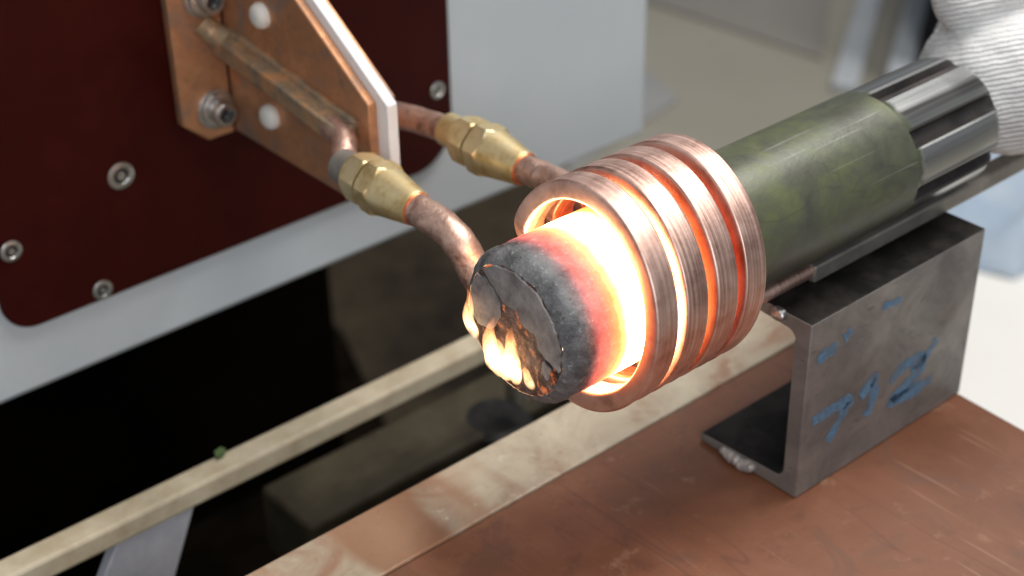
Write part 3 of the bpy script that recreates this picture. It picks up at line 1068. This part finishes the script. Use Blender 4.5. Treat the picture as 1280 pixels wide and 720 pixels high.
# ---------------------------------------------------------------- gloved hand on the splined end
def hand():
    bm = bmesh.new()
    def ell(c, r, rot=(0, 0, 0)):
        ret = bmesh.ops.create_icosphere(bm, subdivisions=4, radius=1)
        m4 = Matrix.Translation(c) @ (Matrix.Rotation(rot[2], 4, 'Z') @ Matrix.Rotation(rot[1], 4, 'Y') @ Matrix.Rotation(rot[0], 4, 'X')) @ Matrix.Diagonal((r[0], r[1], r[2], 1))
        for v in ret['verts']:
            v.co = m4 @ v.co
    def limb(pts, r0, r1):
        p = catmull(pts, 8)
        n_ = len(p)
        for i, q in enumerate(p):
            r_ = r0 + (r1 - r0) * i / (n_ - 1)
            ell(q, (r_, r_, r_))
    # palm heel pressed on the end of the splines
    ell((0.3320, 0.000, 0.009), (0.045, 0.048, 0.043))
    ell((0.360, -0.004, 0.008), (0.045, 0.046, 0.042))
    # wrist and forearm leaving to the right
    limb([(0.37, -0.010, 0.01), (0.45, -0.035, 0.025), (0.60, -0.10, 0.08)], 0.038, 0.042)
    # fingers reaching over the top of the shaft
    limb([(0.405, -0.012, 0.052), (0.372, 0.000, 0.060), (0.342, 0.011, 0.061), (0.316, 0.020, 0.056)], 0.0225, 0.0195)
    limb([(0.435, 0.020, 0.060), (0.415, 0.032, 0.066), (0.395, 0.042, 0.062), (0.375, 0.048, 0.056)], 0.0185, 0.0165)
    limb([(0.432, 0.042, 0.040), (0.412, 0.056, 0.044), (0.392, 0.060, 0.036), (0.380, 0.062, 0.026)], 0.0170, 0.0145)
    limb([(0.415, 0.050, 0.010), (0.400, 0.062, 0.012), (0.385, 0.066, 0.004), (0.375, 0.066, -0.006)], 0.0155, 0.0130)
    # thumb folded along the near side
    limb([(0.410, -0.025, 0.030), (0.414, -0.045, 0.012), (0.408, -0.052, -0.006), (0.396, -0.048, -0.020)], 0.017, 0.0135)
    o = link('gloved_hand', bm, M['glove'], smooth=0)
    rm = o.modifiers.new('remesh', 'REMESH')
    rm.mode = 'VOXEL'
    rm.voxel_size = 0.0018
    rm.use_smooth_shade = True
    sm = o.modifiers.new('smooth', 'SMOOTH')
    sm.factor, sm.iterations = 0.5, 5
    tx = bpy.data.textures.new('knit', 'CLOUDS')
    tx.noise_scale = 0.02
    dm = o.modifiers.new('folds', 'DISPLACE')
    dm.texture, dm.strength, dm.mid_level, dm.texture_coords = tx, 0.004, 0.5, 'LOCAL'
    return tag(o, 'hand in a white knitted glove pressing on the splined end of the shaft', 'gloved hand')


hand()

# ---------------------------------------------------------------- things on the floor behind
bm = prism([(1.585, 1.95), (1.655, 1.153), (2.35, 1.67), (2.2, 2.4)], 2, FZ + 0.001, FZ + 0.006)
tag(link('floor_mat', bm, M['mat']), 'grey woven mat on the beige floor at the top of the picture', 'mat')
bm = prism([(1.05, 1.14), (1.355, 1.208), (1.47, 1.54), (1.15, 1.60)], 2, FZ, FZ + 0.008)
tag(link('metal_foot', bm, M['box'], bevel=0.004), 'grey metal foot with pointed corner on the floor past the cabinet', 'metal foot')
bm = prism([(1.565, 1.06), (1.585, 1.02), (2.12, 1.36), (2.10, 1.40)], 2, FZ, FZ + 0.02)
tag(link('floor_strip', bm, M['post'], bevel=0.004), 'thin blue grey strip lying on the beige floor', 'metal strip', )
bm = prism([(1.61, 0.985), (1.64, 0.955), (2.17, 1.285), (2.14, 1.315)], 2, FZ, FZ + 0.05)
tag(link('base_sill', bm, M['post'], bevel=0.006), 'pale blue grey sill along the foot of the black block', 'sill')
bm = prism([(1.66, 0.945), (1.95, 0.62), (2.45, 0.95), (2.19, 1.275)], 2, FZ, FZ + 0.6)  # plain dark block in place of a dark shape behind the hand
tag(link('dark_block', bm, M['navy'], bevel=0.01), 'black block for a dark shape behind the gloved hand', 'dark_shape')
bm = prism([(0.62, -0.55), (1.75, -0.55), (1.75, 0.62), (0.86, 0.62)], 2, FZ, FZ + 0.02)  # white sheet added to paint the bright floor past the table
tag(link('bright_floor_sheet', bm, M['bright_sheet'], bevel=0.003), 'white sheet painting the bright floor past the table end', 'bright_sheet')
bm = bmesh.new()  # pale blue heap added to stand for a bluish shadow
bmesh.ops.create_grid(bm, x_segments=60, y_segments=40, size=1)
for v in bm.verts:
    x_, y_ = v.co.x, v.co.y
    e = max(abs(x_), abs(y_))
    hgt = 0.11 * (1 - e ** 4) * (0.8 + 0.5 * mnoise.noise(Vector((x_ * 1.6, y_ * 1.6, 2)))) + 0.02 * mnoise.noise(Vector((x_ * 5, y_ * 3, 0)))
    v.co = Vector((1.50 + x_ * 0.30 - y_ * 0.05, 0.60 + y_ * 0.14 - x_ * 0.03, FZ + 0.024 + max(0.002, hgt)))
r_ = bmesh.ops.solidify(bm, geom=bm.faces[:], thickness=0.004)
tag(link('blue_shadow_heap', bm, M['blue_shadow'], smooth=80), 'pale blue heap standing for a bluish shadow below the gloved hand', 'blue_shadow')
